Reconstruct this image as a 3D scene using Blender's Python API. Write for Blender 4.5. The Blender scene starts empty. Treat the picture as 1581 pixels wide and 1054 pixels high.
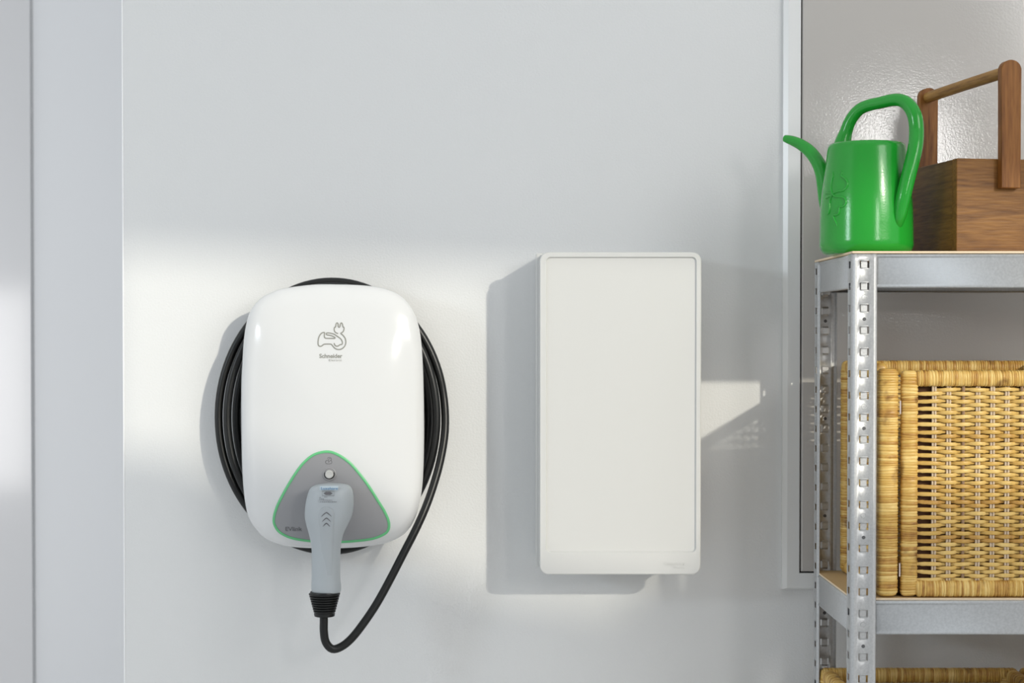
import bpy, bmesh, math, random
from mathutils import Vector, Matrix
random.seed(7)
PI = math.pi
scene = bpy.context.scene
COL = scene.collection

# ------------------------------------------------------------------ camera, world, lights, exposure
F = 2674.0            # focal length in pixels of the 1581 px wide frame
CZ, CY = 1.35, -3.31  # camera height and distance in front of the wall (wall face is y = 0)
TH = math.radians(1.0)
SX, SY = 10.5, 39.7   # lens shift in pixels
cam_d = bpy.data.cameras.new('camera')
cam = bpy.data.objects.new('camera', cam_d)
COL.objects.link(cam)
cam.location = (0, CY, CZ)
cam.rotation_euler = (PI / 2 - TH, 0, 0)
cam_d.sensor_width = 36
cam_d.lens = F / 1581 * 36
cam_d.shift_x = SX / 1581
cam_d.shift_y = SY / 1581
cam_d.clip_start = 0.05
cam_d.dof.use_dof = True
cam_d.dof.focus_distance = 3.02
cam_d.dof.aperture_fstop = 13
scene.camera = cam

scene.view_settings.view_transform = 'Standard'
scene.view_settings.look = 'None'
scene.view_settings.gamma = 1
scene.view_settings.exposure = 0.0
scene.view_settings.use_curve_mapping = False

world = bpy.data.worlds.new('world')
scene.world = world
world.use_nodes = True
bg = world.node_tree.nodes['Background']
bg.inputs[0].default_value = (0.93, 0.97, 1.0, 1)
bg.inputs[1].default_value = 0.77


def aim(o, target):
    o.rotation_euler = (Vector(target) - o.location).to_track_quat('-Z', 'Y').to_euler()


def area(name, loc, target, sx, sy, energy, color=(1, 1, 1), spread=180):
    l = bpy.data.lights.new(name, 'AREA')
    l.shape = 'RECTANGLE'
    l.size, l.size_y, l.energy, l.color = sx, sy, energy, color
    l.spread = math.radians(spread)
    o = bpy.data.objects.new(name, l)
    COL.objects.link(o)
    o.location = loc
    aim(o, target)
    return o


SUN_DIR = Vector((-0.625, 1.0, -0.375))     # low sun through the high window in the wall behind the camera
sun_l = bpy.data.lights.new('sun', 'SUN')
sun_l.energy = 1.78
sun_l.angle = math.radians(1.2)
sun_l.color = (1.0, 0.945, 0.80)
sun_o = bpy.data.objects.new('sun', sun_l)
COL.objects.link(sun_o)
sun_o.location = (3, -5, 4)
sun_o.rotation_euler = SUN_DIR.to_track_quat('-Z', 'Y').to_euler()

# cool daylight from an opening on the left, in front of the wall
area('left_daylight', (-3.55, -3.0, CZ + 0.84), (0.05, 0, CZ), 0.60, 0.32, 25, (0.80, 0.91, 1.0))
# large soft light high on the right
area('right_soft_light', (2.5, -3.1, CZ + 1.3), (0.1, 0, CZ - 0.2), 1.3, 1.3, 27, (1.0, 0.985, 0.96))
# added area light, mirrored in the glossy door leaf as its bright patch
area('leaf_patch_light', (-2.56, -1.5, CZ - 0.235), (-2.56, 1.5, CZ - 0.235), 0.80, 0.90, 8, (1.0, 0.975, 0.965), 110)


# ------------------------------------------------------------------ helpers
def at(px, py, y):
    """point of the world seen at pixel (px, py) lying in the plane of depth y"""
    xc = (px - 790.5 + SX) / F
    yc = -(py - 527 - SY) / F
    up = Vector((0, math.sin(TH), math.cos(TH)))
    fw = Vector((0, math.cos(TH), -math.sin(TH)))
    d = Vector((1, 0, 0)) * xc + up * yc + fw
    return Vector((0, CY, CZ)) + d * ((y - CY) / d.y)


def on_plane(px, py, origin, u):
    """point seen at (px, py) in the vertical plane through origin along horizontal direction u"""
    lo, hi = -0.6, 0.6
    f = lambda a: at(px, py, origin[1] + u[1] * a).x - (origin[0] + u[0] * a)
    for _ in range(50):
        m = (lo + hi) / 2
        if (f(lo) > 0) != (f(m) > 0):
            hi = m
        else:
            lo = m
    return at(px, py, origin[1] + u[1] * lo)


def finish(name, bm, mat, parent=None, smooth=True, angle=40, recalc=True):
    if recalc:
        bmesh.ops.recalc_face_normals(bm, faces=bm.faces)
    me = bpy.data.meshes.new(name)
    bm.to_mesh(me)
    bm.free()
    if smooth:
        me.polygons.foreach_set('use_smooth', [True] * len(me.polygons))
        me.set_sharp_from_angle(angle=math.radians(angle))
    if mat:
        me.materials.append(mat)
    o = bpy.data.objects.new(name, me)
    COL.objects.link(o)
    if parent:
        o.parent = parent
    return o


def tag(o, label=None, cat=None, group=None, kind=None):
    if label: o['label'] = label
    if cat: o['category'] = cat
    if group: o['group'] = group
    if kind: o['kind'] = kind
    return o


def empty(name, loc=(0, 0, 0), rz=0):
    o = bpy.data.objects.new(name, None)
    o.empty_display_size = 0.05
    COL.objects.link(o)
    o.location = loc
    o.rotation_euler = (0, 0, rz)
    return o


def local(o, root):
    """mesh was built in world space: bring it under root (root has no scale)"""
    M = Matrix.Translation(root.location) @ root.rotation_euler.to_matrix().to_4x4()
    o.data.transform(M.inverted())
    o.parent = root
    return o


def box(bm, x0, x1, y0, y1, z0, z1, bevel=0.0, seg=2, M=None):
    r = bmesh.ops.create_cube(bm, size=1)
    vs = r['verts']
    bmesh.ops.scale(bm, vec=(x1 - x0, y1 - y0, z1 - z0), verts=vs)
    bmesh.ops.translate(bm, vec=((x0 + x1) / 2, (y0 + y1) / 2, (z0 + z1) / 2), verts=vs)
    if M:
        bmesh.ops.transform(bm, matrix=M, verts=vs)
    if bevel:
        es = list({e for v in vs for e in v.link_edges})
        bmesh.ops.bevel(bm, geom=es, offset=bevel, segments=seg, profile=0.5, affect='EDGES')


def box_obj(name, x0, x1, y0, y1, z0, z1, mat, parent=None, bevel=0.002, seg=2):
    bm = bmesh.new()
    box(bm, x0, x1, y0, y1, z0, z1, bevel, seg)
    return finish(name, bm, mat, parent, angle=15)


def catmull(pts, n=8, closed=False):
    out = []
    N = len(pts)
    rng = range(N) if closed else range(N - 1)
    for i in rng:
        if closed:
            p0, p1, p2, p3 = pts[i - 1], pts[i], pts[(i + 1) % N], pts[(i + 2) % N]
        else:
            p0, p1, p2, p3 = pts[max(i - 1, 0)], pts[i], pts[i + 1], pts[min(i + 2, N - 1)]
        for k in range(n):
            t = k / n
            out.append(0.5 * ((2 * p1) + (p2 - p0) * t + (2 * p0 - 5 * p1 + 4 * p2 - p3) * t * t
                              + (3 * p1 - p0 - 3 * p2 + p3) * t ** 3))
    if not closed:
        out.append(pts[-1].copy())
    return out


def lerp_list(vals, m):
    n = len(vals)
    out = []
    for i in range(m):
        t = i / (m - 1) * (n - 1)
        k = min(int(t), n - 2)
        out.append(vals[k] + (vals[k + 1] - vals[k]) * (t - k))
    return out


def tube(bm, pts, r, seg=12, caps=True, closed=False, flat=1.0, up=None):
    """sweep a (flattened) circle along pts; r is a number or a list"""
    n = len(pts)
    rs = r if isinstance(r, (list, tuple)) else [r] * n
    if len(rs) != n:
        rs = lerp_list(list(rs), n)
    rings = []
    nrm = None
    for i, p in enumerate(pts):
        if closed:
            t = (pts[(i + 1) % n] - pts[i - 1]).normalized()
        else:
            t = (pts[min(i + 1, n - 1)] - pts[max(i - 1, 0)]).normalized()
        if up is not None:
            a = up
            nrm = (a - t * a.dot(t)).normalized()
        elif nrm is None:
            a = Vector((0, 0, 1)) if abs(t.z) < 0.9 else Vector((1, 0, 0))
            nrm = (a - t * a.dot(t)).normalized()
        else:
            nrm = (nrm - t * nrm.dot(t)).normalized()
        b = t.cross(nrm)
        rings.append([bm.verts.new(p + nrm * (math.cos(2 * PI * k / seg) * rs[i] * flat)
                                   + b * (math.sin(2 * PI * k / seg) * rs[i])) for k in range(seg)])
    for i in range(n if closed else n - 1):
        A, B = rings[i], rings[(i + 1) % n]
        for k in range(seg):
            bm.faces.new((A[k], A[(k + 1) % seg], B[(k + 1) % seg], B[k]))
    if caps and not closed:
        bm.faces.new(rings[0][::-1])
        bm.faces.new(rings[-1])
    return rings


def loft(bm, rings, cap0=True, cap1=True):
    V = [[bm.verts.new(p) for p in ring] for ring in rings]
    n = len(V[0])
    for A, B in zip(V, V[1:]):
        for k in range(n):
            bm.faces.new((A[k], A[(k + 1) % n], B[(k + 1) % n], B[k]))
    if cap0: bm.faces.new(V[0][::-1])
    if cap1: bm.faces.new(V[-1])
    return V


def lathe(bm, prof, seg=48, center=(0, 0), M=None, caps=True):
    """prof = [(radius, height)], axis z"""
    rings = []
    for r, h in prof:
        ring = [Vector((center[0] + r * math.cos(2 * PI * k / seg), center[1] + r * math.sin(2 * PI * k / seg), h))
                for k in range(seg)]
        if M: ring = [M @ p for p in ring]
        rings.append(ring)
    return loft(bm, rings, caps, caps)


def text_bm(body, size, depth=0.0004, spacing=1.0, bold=0.0):
    cu = bpy.data.curves.new('lettering', 'FONT')
    cu.body = body; cu.size = size; cu.extrude = depth; cu.space_character = spacing; cu.offset = bold
    cu.resolution_u = 3
    o = bpy.data.objects.new('lettering', cu)
    COL.objects.link(o)
    bpy.context.view_layer.update()
    me = bpy.data.meshes.new_from_object(o.evaluated_get(bpy.context.evaluated_depsgraph_get()))
    COL.objects.unlink(o)
    bpy.data.objects.remove(o)
    bm = bmesh.new()
    bm.from_mesh(me)
    return bm


def fit_text(body, p_left, p_right, height=None, depth=0.0004, spacing=1.0, bold=0.0, surf=None):
    """lettering in the xz plane whose baseline runs from p_left, width fitted to p_right.x"""
    bm = text_bm(body, 0.01, depth, spacing, bold)
    xs = [v.co.x for v in bm.verts]; ys = [v.co.y for v in bm.verts]
    w = max(xs) - min(xs)
    sx = (p_right.x - p_left.x) / w
    sy = sx if height is None else height / (max(ys) - min(ys))
    x0, y0 = min(xs), min(ys) if height else 0
    for v in bm.verts:
        X = p_left.x + (v.co.x - x0) * sx
        Z = p_left.z + (v.co.y - y0) * sy
        base = surf(X, Z) if surf else p_left.y
        v.co = Vector((X, base - v.co.z, Z))
    return bm


# ------------------------------------------------------------------ materials
def mat(name, color, rough=0.5, metal=0.0, spec=0.5, coat=0.0, alpha=None):
    m = bpy.data.materials.new(name)
    m.use_nodes = True
    b = m.node_tree.nodes['Principled BSDF']
    b.inputs['Base Color'].default_value = (*color, 1)
    b.inputs['Roughness'].default_value = rough
    b.inputs['Metallic'].default_value = metal
    b.inputs['Specular IOR Level'].default_value = spec
    b.inputs['Coat Weight'].default_value = coat
    b.inputs['Coat Roughness'].default_value = 0.08
    return m


def N(m, t):
    return m.node_tree.nodes.new(t)


def L(m, a, b):
    m.node_tree.links.new(a, b)


def P(m):
    return m.node_tree.nodes['Principled BSDF']


def add_bump(m, scale, dist, detail=3, strength=1.0, coords='Object', kind='noise', vec_scale=None):
    tc = N(m, 'ShaderNodeTexCoord')
    mp = N(m, 'ShaderNodeMapping')
    if vec_scale: mp.inputs['Scale'].default_value = vec_scale
    L(m, tc.outputs[coords], mp.inputs[0])
    if kind == 'noise':
        t = N(m, 'ShaderNodeTexNoise'); t.inputs['Detail'].default_value = detail
        out = t.outputs[0]
    else:
        t = N(m, 'ShaderNodeTexVoronoi'); out = t.outputs[0]
    t.inputs['Scale'].default_value = scale
    L(m, mp.outputs[0], t.inputs['Vector'])
    bp = N(m, 'ShaderNodeBump')
    bp.inputs['Distance'].default_value = dist
    bp.inputs['Strength'].default_value = strength
    L(m, out, bp.inputs['Height'])
    L(m, bp.outputs[0], P(m).inputs['Normal'])
    return bp


def ramp(m, fac, stops):
    r = N(m, 'ShaderNodeValToRGB')
    e = r.color_ramp.elements
    e[0].position, e[0].color = stops[0][0], (*stops[0][1], 1)
    e[1].position, e[1].color = stops[-1][0], (*stops[-1][1], 1)
    for p, c in stops[1:-1]:
        x = e.new(p); x.color = (*c, 1)
    L(m, fac, r.inputs[0])
    return r


M_wall = mat('white_wall_paint', (0.74, 0.745, 0.745), 0.55, spec=0.35)
add_bump(M_wall, 260, 0.0011, 4, 0.55)
M_smooth = mat('smooth_white_paint', (0.76, 0.765, 0.78), 0.45, spec=0.3)
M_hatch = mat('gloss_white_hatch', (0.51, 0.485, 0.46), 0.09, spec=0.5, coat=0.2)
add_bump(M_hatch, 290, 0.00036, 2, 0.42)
M_trim = mat('frame_paint', (0.76, 0.765, 0.76), 0.26, spec=0.6)
M_black = mat('gap_shade', (0.006, 0.006, 0.006), 0.8)  # black for the shade in narrow gaps
M_floor = mat('concrete_floor', (0.74, 0.74, 0.73), 0.5)
add_bump(M_floor, 40, 0.002, 5, 0.4)
M_dark_room = mat('front_wall_paint', (0.66, 0.65, 0.64), 0.7)

M_gloss_white = mat('gloss_white_plastic', (0.70, 0.705, 0.71), 0.16, spec=0.5, coat=0.4)
M_satin_white = mat('satin_white_steel', (0.60, 0.60, 0.59), 0.42, spec=0.45)
M_housing = mat('black_housing', (0.02, 0.02, 0.022), 0.5)
M_fascia = mat('grey_fascia', (0.30, 0.30, 0.315), 0.36, spec=0.5)
M_ring = mat('green_light_ring', (0.14, 0.53, 0.23), 0.35, spec=0.5)
M_print = mat('grey_print', (0.27, 0.27, 0.245), 0.6)
M_print2 = mat('dark_print', (0.13, 0.13, 0.14), 0.6)
M_blue = mat('blue_print', (0.07, 0.22, 0.42), 0.6)
M_blue_lbl = mat('pale_blue_label', (0.50, 0.58, 0.63), 0.5)
M_gun = mat('blue_grey_plastic', (0.42, 0.455, 0.48), 0.42, spec=0.45)
M_pad = mat('grey_soft_pad', (0.40, 0.432, 0.455), 0.5)
M_button = mat('silver_button', (0.55, 0.55, 0.54), 0.35, spec=0.6)
M_rubber = mat('black_rubber', (0.008, 0.0085, 0.0085), 0.36, spec=0.4)
M_green = mat('green_plastic', (0.014, 0.31, 0.028), 0.19, spec=0.5)
add_bump(M_green, 350, 0.0003, 2, 0.35)

M_steel = mat('galvanised_steel', (0.70, 0.72, 0.75), 0.42, 0.5)
_n = N(M_steel, 'ShaderNodeTexNoise'); _n.inputs['Scale'].default_value = 260; _n.inputs['Detail'].default_value = 4
_tc = N(M_steel, 'ShaderNodeTexCoord'); L(M_steel, _tc.outputs['Object'], _n.inputs['Vector'])
_r = ramp(M_steel, _n.outputs[0], [(0.3, (0.45, 0.455, 0.46)), (0.7, (0.54, 0.545, 0.55))])
L(M_steel, _r.outputs[0], P(M_steel).inputs['Base Color'])
_r2 = ramp(M_steel, _n.outputs[0], [(0.3, (0.38,) * 3), (0.7, (0.46,) * 3)])
L(M_steel, _r2.outputs[0], P(M_steel).inputs['Roughness'])
M_pin = mat('bright_pin', (0.8, 0.72, 0.7), 0.3, 0.6)

M_mdf = mat('fibreboard', (0.60, 0.43, 0.22), 0.7)
add_bump(M_mdf, 400, 0.0004, 2, 0.3)
M_mdf_edge = mat('fibreboard_edge', (0.72, 0.58, 0.42), 0.7)


def wood(name, dark, mid, light, axis):
    m = mat(name, mid, 0.45, spec=0.25)
    tc = N(m, 'ShaderNodeTexCoord')
    mp = N(m, 'ShaderNodeMapping')
    sc = [16, 16, 16]; sc[axis] = 1.6
    mp.inputs['Scale'].default_value = sc
    L(m, tc.outputs['Object'], mp.inputs[0])
    n1 = N(m, 'ShaderNodeTexNoise'); n1.inputs['Scale'].default_value = 1.4; n1.inputs['Detail'].default_value = 3
    n1.inputs['Distortion'].default_value = 0.6
    L(m, mp.outputs[0], n1.inputs['Vector'])
    mu = N(m, 'ShaderNodeMath'); mu.operation = 'MULTIPLY'; mu.inputs[1].default_value = 9
    fr = N(m, 'ShaderNodeMath'); fr.operation = 'PINGPONG'; fr.inputs[1].default_value = 1
    L(m, n1.outputs[0], mu.inputs[0]); L(m, mu.outputs[0], fr.inputs[0])
    n2 = N(m, 'ShaderNodeTexNoise'); n2.inputs['Scale'].default_value = 16; n2.inputs['Detail'].default_value = 6
    L(m, mp.outputs[0], n2.inputs['Vector'])
    mx = N(m, 'ShaderNodeMix'); mx.inputs[0].default_value = 0.72
    L(m, fr.outputs[0], mx.inputs[2]); L(m, n2.outputs[0], mx.inputs[3])
    r = ramp(m, mx.outputs[0], [(0.25, dark), (0.5, mid), (0.78, light)])
    L(m, r.outputs[0], P(m).inputs['Base Color'])
    bp = N(m, 'ShaderNodeBump'); bp.inputs['Distance'].default_value = 0.0008; bp.inputs['Strength'].default_value = 0.5
    L(m, n2.outputs[0], bp.inputs['Height']); L(m, bp.outputs[0], P(m).inputs['Normal'])
    return m


M_wood_x = wood('walnut_stained_wood', (0.103, 0.039, 0.008), (0.186, 0.079, 0.017), (0.262, 0.120, 0.028), 0)
M_wood_y = wood('walnut_stained_wood_side', (0.103, 0.039, 0.008), (0.174, 0.075, 0.016), (0.246, 0.113, 0.026), 1)
M_wood_z = wood('walnut_upright', (0.119, 0.038, 0.006), (0.206, 0.076, 0.014), (0.286, 0.120, 0.026), 2)
M_dowel = wood('pale_dowel_wood', (0.182, 0.082, 0.017), (0.332, 0.170, 0.042), (0.444, 0.246, 0.070), 1)


def rattan(name, tone_attr):
    m = mat(name, (0.6, 0.38, 0.12), 0.38, spec=0.45)
    tc = N(m, 'ShaderNodeTexCoord')
    n = N(m, 'ShaderNodeTexNoise'); n.inputs['Scale'].default_value = 75; n.inputs['Detail'].default_value = 6
    L(m, tc.outputs['Object'], n.inputs['Vector'])
    if tone_attr:
        a = N(m, 'ShaderNodeAttribute'); a.attribute_name = 'tone'; src = a.outputs['Fac']
    else:
        a = N(m, 'ShaderNodeObjectInfo'); src = a.outputs['Random']
    mx = N(m, 'ShaderNodeMix'); mx.inputs[0].default_value = 0.5
    L(m, n.outputs[0], mx.inputs[2]); L(m, src, mx.inputs[3])
    r = ramp(m, mx.outputs[0], [(0.10, (0.20, 0.075, 0.015)), (0.27, (0.46, 0.245, 0.055)), (0.48, (0.60, 0.375, 0.095)),
                                (0.82, (0.76, 0.545, 0.20))])
    n3 = N(m, 'ShaderNodeTexNoise'); n3.inputs['Scale'].default_value = 22; n3.inputs['Detail'].default_value = 6
    L(m, tc.outputs['Object'], n3.inputs['Vector'])
    r3 = ramp(m, n3.outputs[0], [(0.30, (0.22, 0.11, 0.05)), (0.40, (1, 1, 1))])
    mm = N(m, 'ShaderNodeMix'); mm.data_type = 'RGBA'; mm.blend_type = 'MULTIPLY'; mm.inputs[0].default_value = 0.75
    L(m, r.outputs[0], mm.inputs[6]); L(m, r3.outputs[0], mm.inputs[7])
    L(m, mm.outputs[2], P(m).inputs['Base Color'])
    return m


M_cane = rattan('rattan_cane', False)
M_wrap = rattan('rattan_wrap', True)
M_stake = mat('pale_rattan_stake', (0.66, 0.53, 0.38), 0.45)
M_stake_dark = mat('brown_rattan_stake', (0.30, 0.19, 0.11), 0.5)
M_inside_shade = mat('basket_inside_shade', (0.085, 0.034, 0.012), 0.85)  # dark brown for the shade inside the baskets

# ------------------------------------------------------------------ setting
FLOOR = 0.0


def struct(name, x0, x1, y0, y1, z0, z1, m, bevel=0.0, seg=2):
    o = box_obj(name, x0, x1, y0, y1, z0, z1, m, None, bevel, seg)
    o['kind'] = 'structure'
    return o


WL = at(190.5, 527, 0).x
struct('floor', -4.5, 4.6, -4.7, 2.2, -0.1, 0.0, M_floor)
struct('wall_back', WL, 4.5, 0.0, 0.12, 0.0, 3.2, M_wall, 0.0022, 2)
struct('wall_left', -4.4, 0.2, 1.55, 1.67, 0.0, 3.2, M_smooth)
dx = at(48, 500, 1.535).x
M_leaf = mat('gloss_door_leaf', (0.66, 0.655, 0.665), 0.3, spec=0.3, coat=1.0)
P(M_leaf).inputs['Coat Roughness'].default_value = 0.11
P(M_leaf).inputs['Coat IOR'].default_value = 1.45
struct('door_2', dx - 0.95, dx, 1.535, 1.55, 0.0, 2.8, M_leaf, 0.002)
M_edge_light = mat('corner_highlight', (0.92, 0.92, 0.93), 0.25, spec=0.7)
struct('edge_highlight', WL - 0.0012, WL + 0.0016, -0.0012, 0.003, 0.0, 3.2, M_edge_light, 0.0009)  # added lighter strip, the wall edge's highlight put into its colour
# unseen wall behind the camera, added with an opening cut to shape the sun
WY = -4.45
wx0, wx1 = 2.02, 3.9
bmw = bmesh.new()
box(bmw, -4.5, 1.55, WY - 0.1, WY, 0, 4.6)
box(bmw, 1.55, 4.6, WY - 0.1, WY, 0, CZ + 0.80)
box(bmw, 1.55, wx0, WY - 0.1, WY, CZ + 0.80, 4.6)
box(bmw, wx1, 4.6, WY - 0.1, WY, CZ + 0.80, 4.6)


def prism(bm, pts, y0, y1):
    loft(bm, [[Vector((x, y0, z)) for x, z in pts], [Vector((x, y1, z)) for x, z in pts]])


sh = (2.78, CZ + 1.669)          # where the sun's rays cross this wall for the point (0, CZ) of the back wall
kx = lambda X: X + sh[0]
prism(bmw, [(wx0, 4.6), (wx0, sh[1] + 0.205), (wx1, sh[1] + 0.105), (wx1, 4.6)], WY - 0.1, WY)       # above the opening
zl = lambda X: sh[1] - 0.235 - 0.36 * (X + 0.73)
prism(bmw, [(wx0 - 0.005, CZ + 0.79), (wx0 - 0.005, sh[1] - 0.22), (kx(-0.65), sh[1] - 0.22), (kx(0.0), zl(0.0)), (kx(0.26), sh[1] - 0.53), (kx(0.31), sh[1] - 0.44), (wx1, sh[1] - 0.44), (wx1, CZ + 0.79)],
      WY - 0.1, WY)                                                                                  # lower edge sloped to shape the sun patch on the wall
tag(finish('wall_front', bmw, M_dark_room, recalc=True), kind='structure')
win = tag(box_obj('window_1', wx0, wx1, WY - 0.075, WY - 0.055, CZ + 0.75, CZ + 0.80, M_trim), kind='structure')


def pane_mat(name, t):
    m = bpy.data.materials.new(name); m.use_nodes = True
    nt = m.node_tree
    nt.nodes.remove(P(m))
    tr = nt.nodes.new('ShaderNodeBsdfTransparent'); tr.inputs[0].default_value = t
    nt.links.new(tr.outputs[0], nt.nodes['Material Output'].inputs[0])
    return m


M_clear = pane_mat('clear_pane', (0.97, 0.97, 0.97, 1))
pb = bmesh.new()
pb.faces.new([pb.verts.new(p) for p in ((wx0, WY - 0.04, CZ + 0.8), (wx1, WY - 0.04, CZ + 0.8), (wx1, WY - 0.04, CZ + 1.9),
                                        (wx0, WY - 0.04, CZ + 1.9))])
finish('pane', pb, M_clear, win, False)

# daylit frosted window in the same wall, mirrored in the glossy hatch
def lit_window(name, x0, x1, z0, z1, strength, color):
    m = bpy.data.materials.new('daylit_frosted_glass'); m.use_nodes = True
    b = P(m); b.inputs['Base Color'].default_value = (0.8, 0.8, 0.8, 1)
    b.inputs['Emission Color'].default_value = (*color, 1); b.inputs['Emission Strength'].default_value = strength
    bm = bmesh.new()
    w = 0.03
    for q in ((x0 - w, x1 + w, z1, z1 + w), (x0 - w, x1 + w, z0 - w, z0), (x0 - w, x0, z0, z1), (x1, x1 + w, z0, z1)):
        box(bm, q[0], q[1], WY + 0.0005, WY + 0.03, q[2], q[3])
    o = tag(finish(name, bm, M_trim, angle=25), kind='structure')
    finish('pane', (lambda b2: (box(b2, x0, x1, WY + 0.001, WY + 0.012, z0, z1), b2)[1])(bmesh.new()), m, o, angle=25)


lit_window('window_2', 1.57, 1.975, CZ + 0.36, CZ + 1.00, 20.0, (1.0, 0.985, 0.96))

# framed hatch on the right of the wall
hy = -0.016
fx0 = at(1207.5, 527, -0.004).x
fx1 = at(1235.5, 527, hy).x
fz0 = at(1300, 908.5, -0.004).z
fz1 = at(1300, 884.5, hy).z
HX1, HZ1 = 1.62, 2.35
bm = bmesh.new()


def frame_ring(x0, z0, x1, z1, y):
    return [Vector((x0, y, z0)), Vector((x1, y, z0)), Vector((x1, y, z1)), Vector((x0, y, z1))]


rings = [frame_ring(fx0, fz0, HX1, HZ1, 0.001), frame_ring(fx0, fz0, HX1, HZ1, -0.0105),
         frame_ring(fx0 + 0.0084, fz0 + 0.003, HX1 - 0.006, HZ1 - 0.006, -0.0158),
         frame_ring(fx0 + 0.0088, fz0 + 0.0034, HX1 - 0.0064, HZ1 - 0.0064, hy),
         frame_ring(fx1 - 0.0012, fz1 - 0.001, HX1 - 0.035, HZ1 - 0.035, hy),
         frame_ring(fx1, fz1, HX1 - 0.036, HZ1 - 0.036, hy + 0.001),
         frame_ring(fx1, fz1, HX1 - 0.036, HZ1 - 0.036, -0.001)]
loft(bm, rings, False, False)
tag(finish('trim_1', bm, M_trim, angle=14), kind='structure')
struct('gap_shade_sheet', fx1 - 0.002, HX1 - 0.034, -0.0015, 0.001, fz1 - 0.002, HZ1 - 0.034, M_black)  # black sheet behind the hatch, shade of the gap put in as colour
bm = bmesh.new()
g = 0.0026
rings = [frame_ring(fx1 + g, fz1 + g, HX1 - 0.039, HZ1 - 0.039, -0.002),
         frame_ring(fx1 + g, fz1 + g, HX1 - 0.039, HZ1 - 0.039, -0.0125),
         frame_ring(fx1 + g + 0.0012, fz1 + g + 0.0012, HX1 - 0.0405, HZ1 - 0.0405, -0.0150),
         frame_ring(fx1 + g + 0.0030, fz1 + g + 0.0026, HX1 - 0.042, HZ1 - 0.042, -0.0158)]
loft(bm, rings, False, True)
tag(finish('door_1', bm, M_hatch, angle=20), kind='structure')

# ------------------------------------------------------------------ wall charger
OUT = [(520, 438.8), (555.6, 440), (584, 443), (605.4, 449.2), (622.5, 459.4), (636, 476), (643.8, 494), (649.5, 519.6),
       (653, 562), (654.6, 620), (655, 680), (653.6, 730), (651, 758.4), (646.7, 781), (641, 800), (631, 817),
       (617, 829), (594, 838.5), (562.7, 843.5), (526.4, 846), (481, 846), (448, 843.6), (429.6, 839.6), (411, 831.7),
       (395.4, 816.8), (384, 798.3), (378.4, 774), (375.5, 748.5), (373.4, 710), (372.4, 640), (372.6, 590), (374, 562),
       (376.2, 528), (379.8, 502.6), (385.5, 482.6), (394, 469), (405.4, 458.4), (419.6, 451.3), (438, 445), (483.7, 439.2)]
YE = -0.102
o3 = catmull([at(x, y, YE) for x, y in OUT], 6, True)
CC = at(513, 643, YE)
polar = sorted(((math.atan2(p.z - CC.z, p.x - CC.x), math.hypot(p.z - CC.z, p.x - CC.x)) for p in o3))


def R_at(a):
    lo, hi = 0, len(polar)
    import bisect
    i = bisect.bisect_left(polar, (a, 0))
    a1, r1 = polar[i % len(polar)]
    a0, r0 = polar[i - 1]
    if i == 0: a0 -= 2 * PI
    if i == len(polar): a1 += 2 * PI
    t = (a - a0) / (a1 - a0 + 1e-9)
    return r0 + (r1 - r0) * t


def dome(t):
    return 0.020 * math.sqrt(max(0, 1 - t ** 14)) + 0.030 * (1 - t * t)


def cover_y(X, Z):
    a = math.atan2(Z - CC.z, X - CC.x)
    r = math.hypot(X - CC.x, Z - CC.z) / R_at(a)
    return YE - dome(min(1, r))


charger = empty('ev_charger', (CC.x, 0, CC.z))
tag(charger, 'glossy white rounded wall charging station with triangular grey fascia ringed in green', 'charger')


def outline(scale, y):
    return [Vector((CC.x + (p.x - CC.x) * scale, y, CC.z + (p.z - CC.z) * scale)) for p in o3]


bm = bmesh.new()
rings = [outline(0.90, -0.074), outline(0.965, -0.0745), outline(0.985, -0.078), outline(0.995, -0.088)]
for t in (1, 0.9995, 0.998, 0.995, 0.99, 0.982, 0.97, 0.955, 0.935, 0.91, 0.88, 0.84, 0.79, 0.72, 0.64, 0.55, 0.45, 0.34, 0.22, 0.1):
    rings.append(outline(t, YE - dome(t)))
loft(bm, rings)
local(finish('cover', bm, M_gloss_white, angle=60), charger)
bm = bmesh.new()
loft(bm, [outline(0.70, -0.001), outline(0.70, -0.07), outline(0.78, -0.076)])
local(finish('back_housing', bm, M_housing), charger)

TRI = [(506, 693.7), (523, 698), (541.8, 710.7), (557, 727.8), (570.8, 746.6), (584.5, 768.8), (596.4, 789.3), (602.4, 806.4),
       (600.7, 820), (591, 828.6), (570.8, 835.4), (536.7, 839.0), (508, 839.6), (480, 838.4), (451, 833.7), (433.5, 826),
       (424.5, 816.7), (420.5, 803), (425.6, 782.5), (437.6, 758.6), (453, 733), (468.3, 712.5), (485.4, 698.8)]
tri = catmull([at(x, y, -0.13) for x, y in TRI], 5, True)
TC = at(511, 785, -0.13)


def tri_ring(off, lift):
    """inset the fascia outline by off metres, on the cover surface"""
    out = []
    n = len(tri)
    for i, p in enumerate(tri):
        t = tri[(i + 1) % n] - tri[i - 1]
        nn = Vector((t.z, 0, -t.x)).normalized()
        if nn.dot(TC - p) < 0: nn = -nn
        q = p + nn * off
        out.append(Vector((q.x, cover_y(q.x, q.z) - lift, q.z)))
    return out


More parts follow.
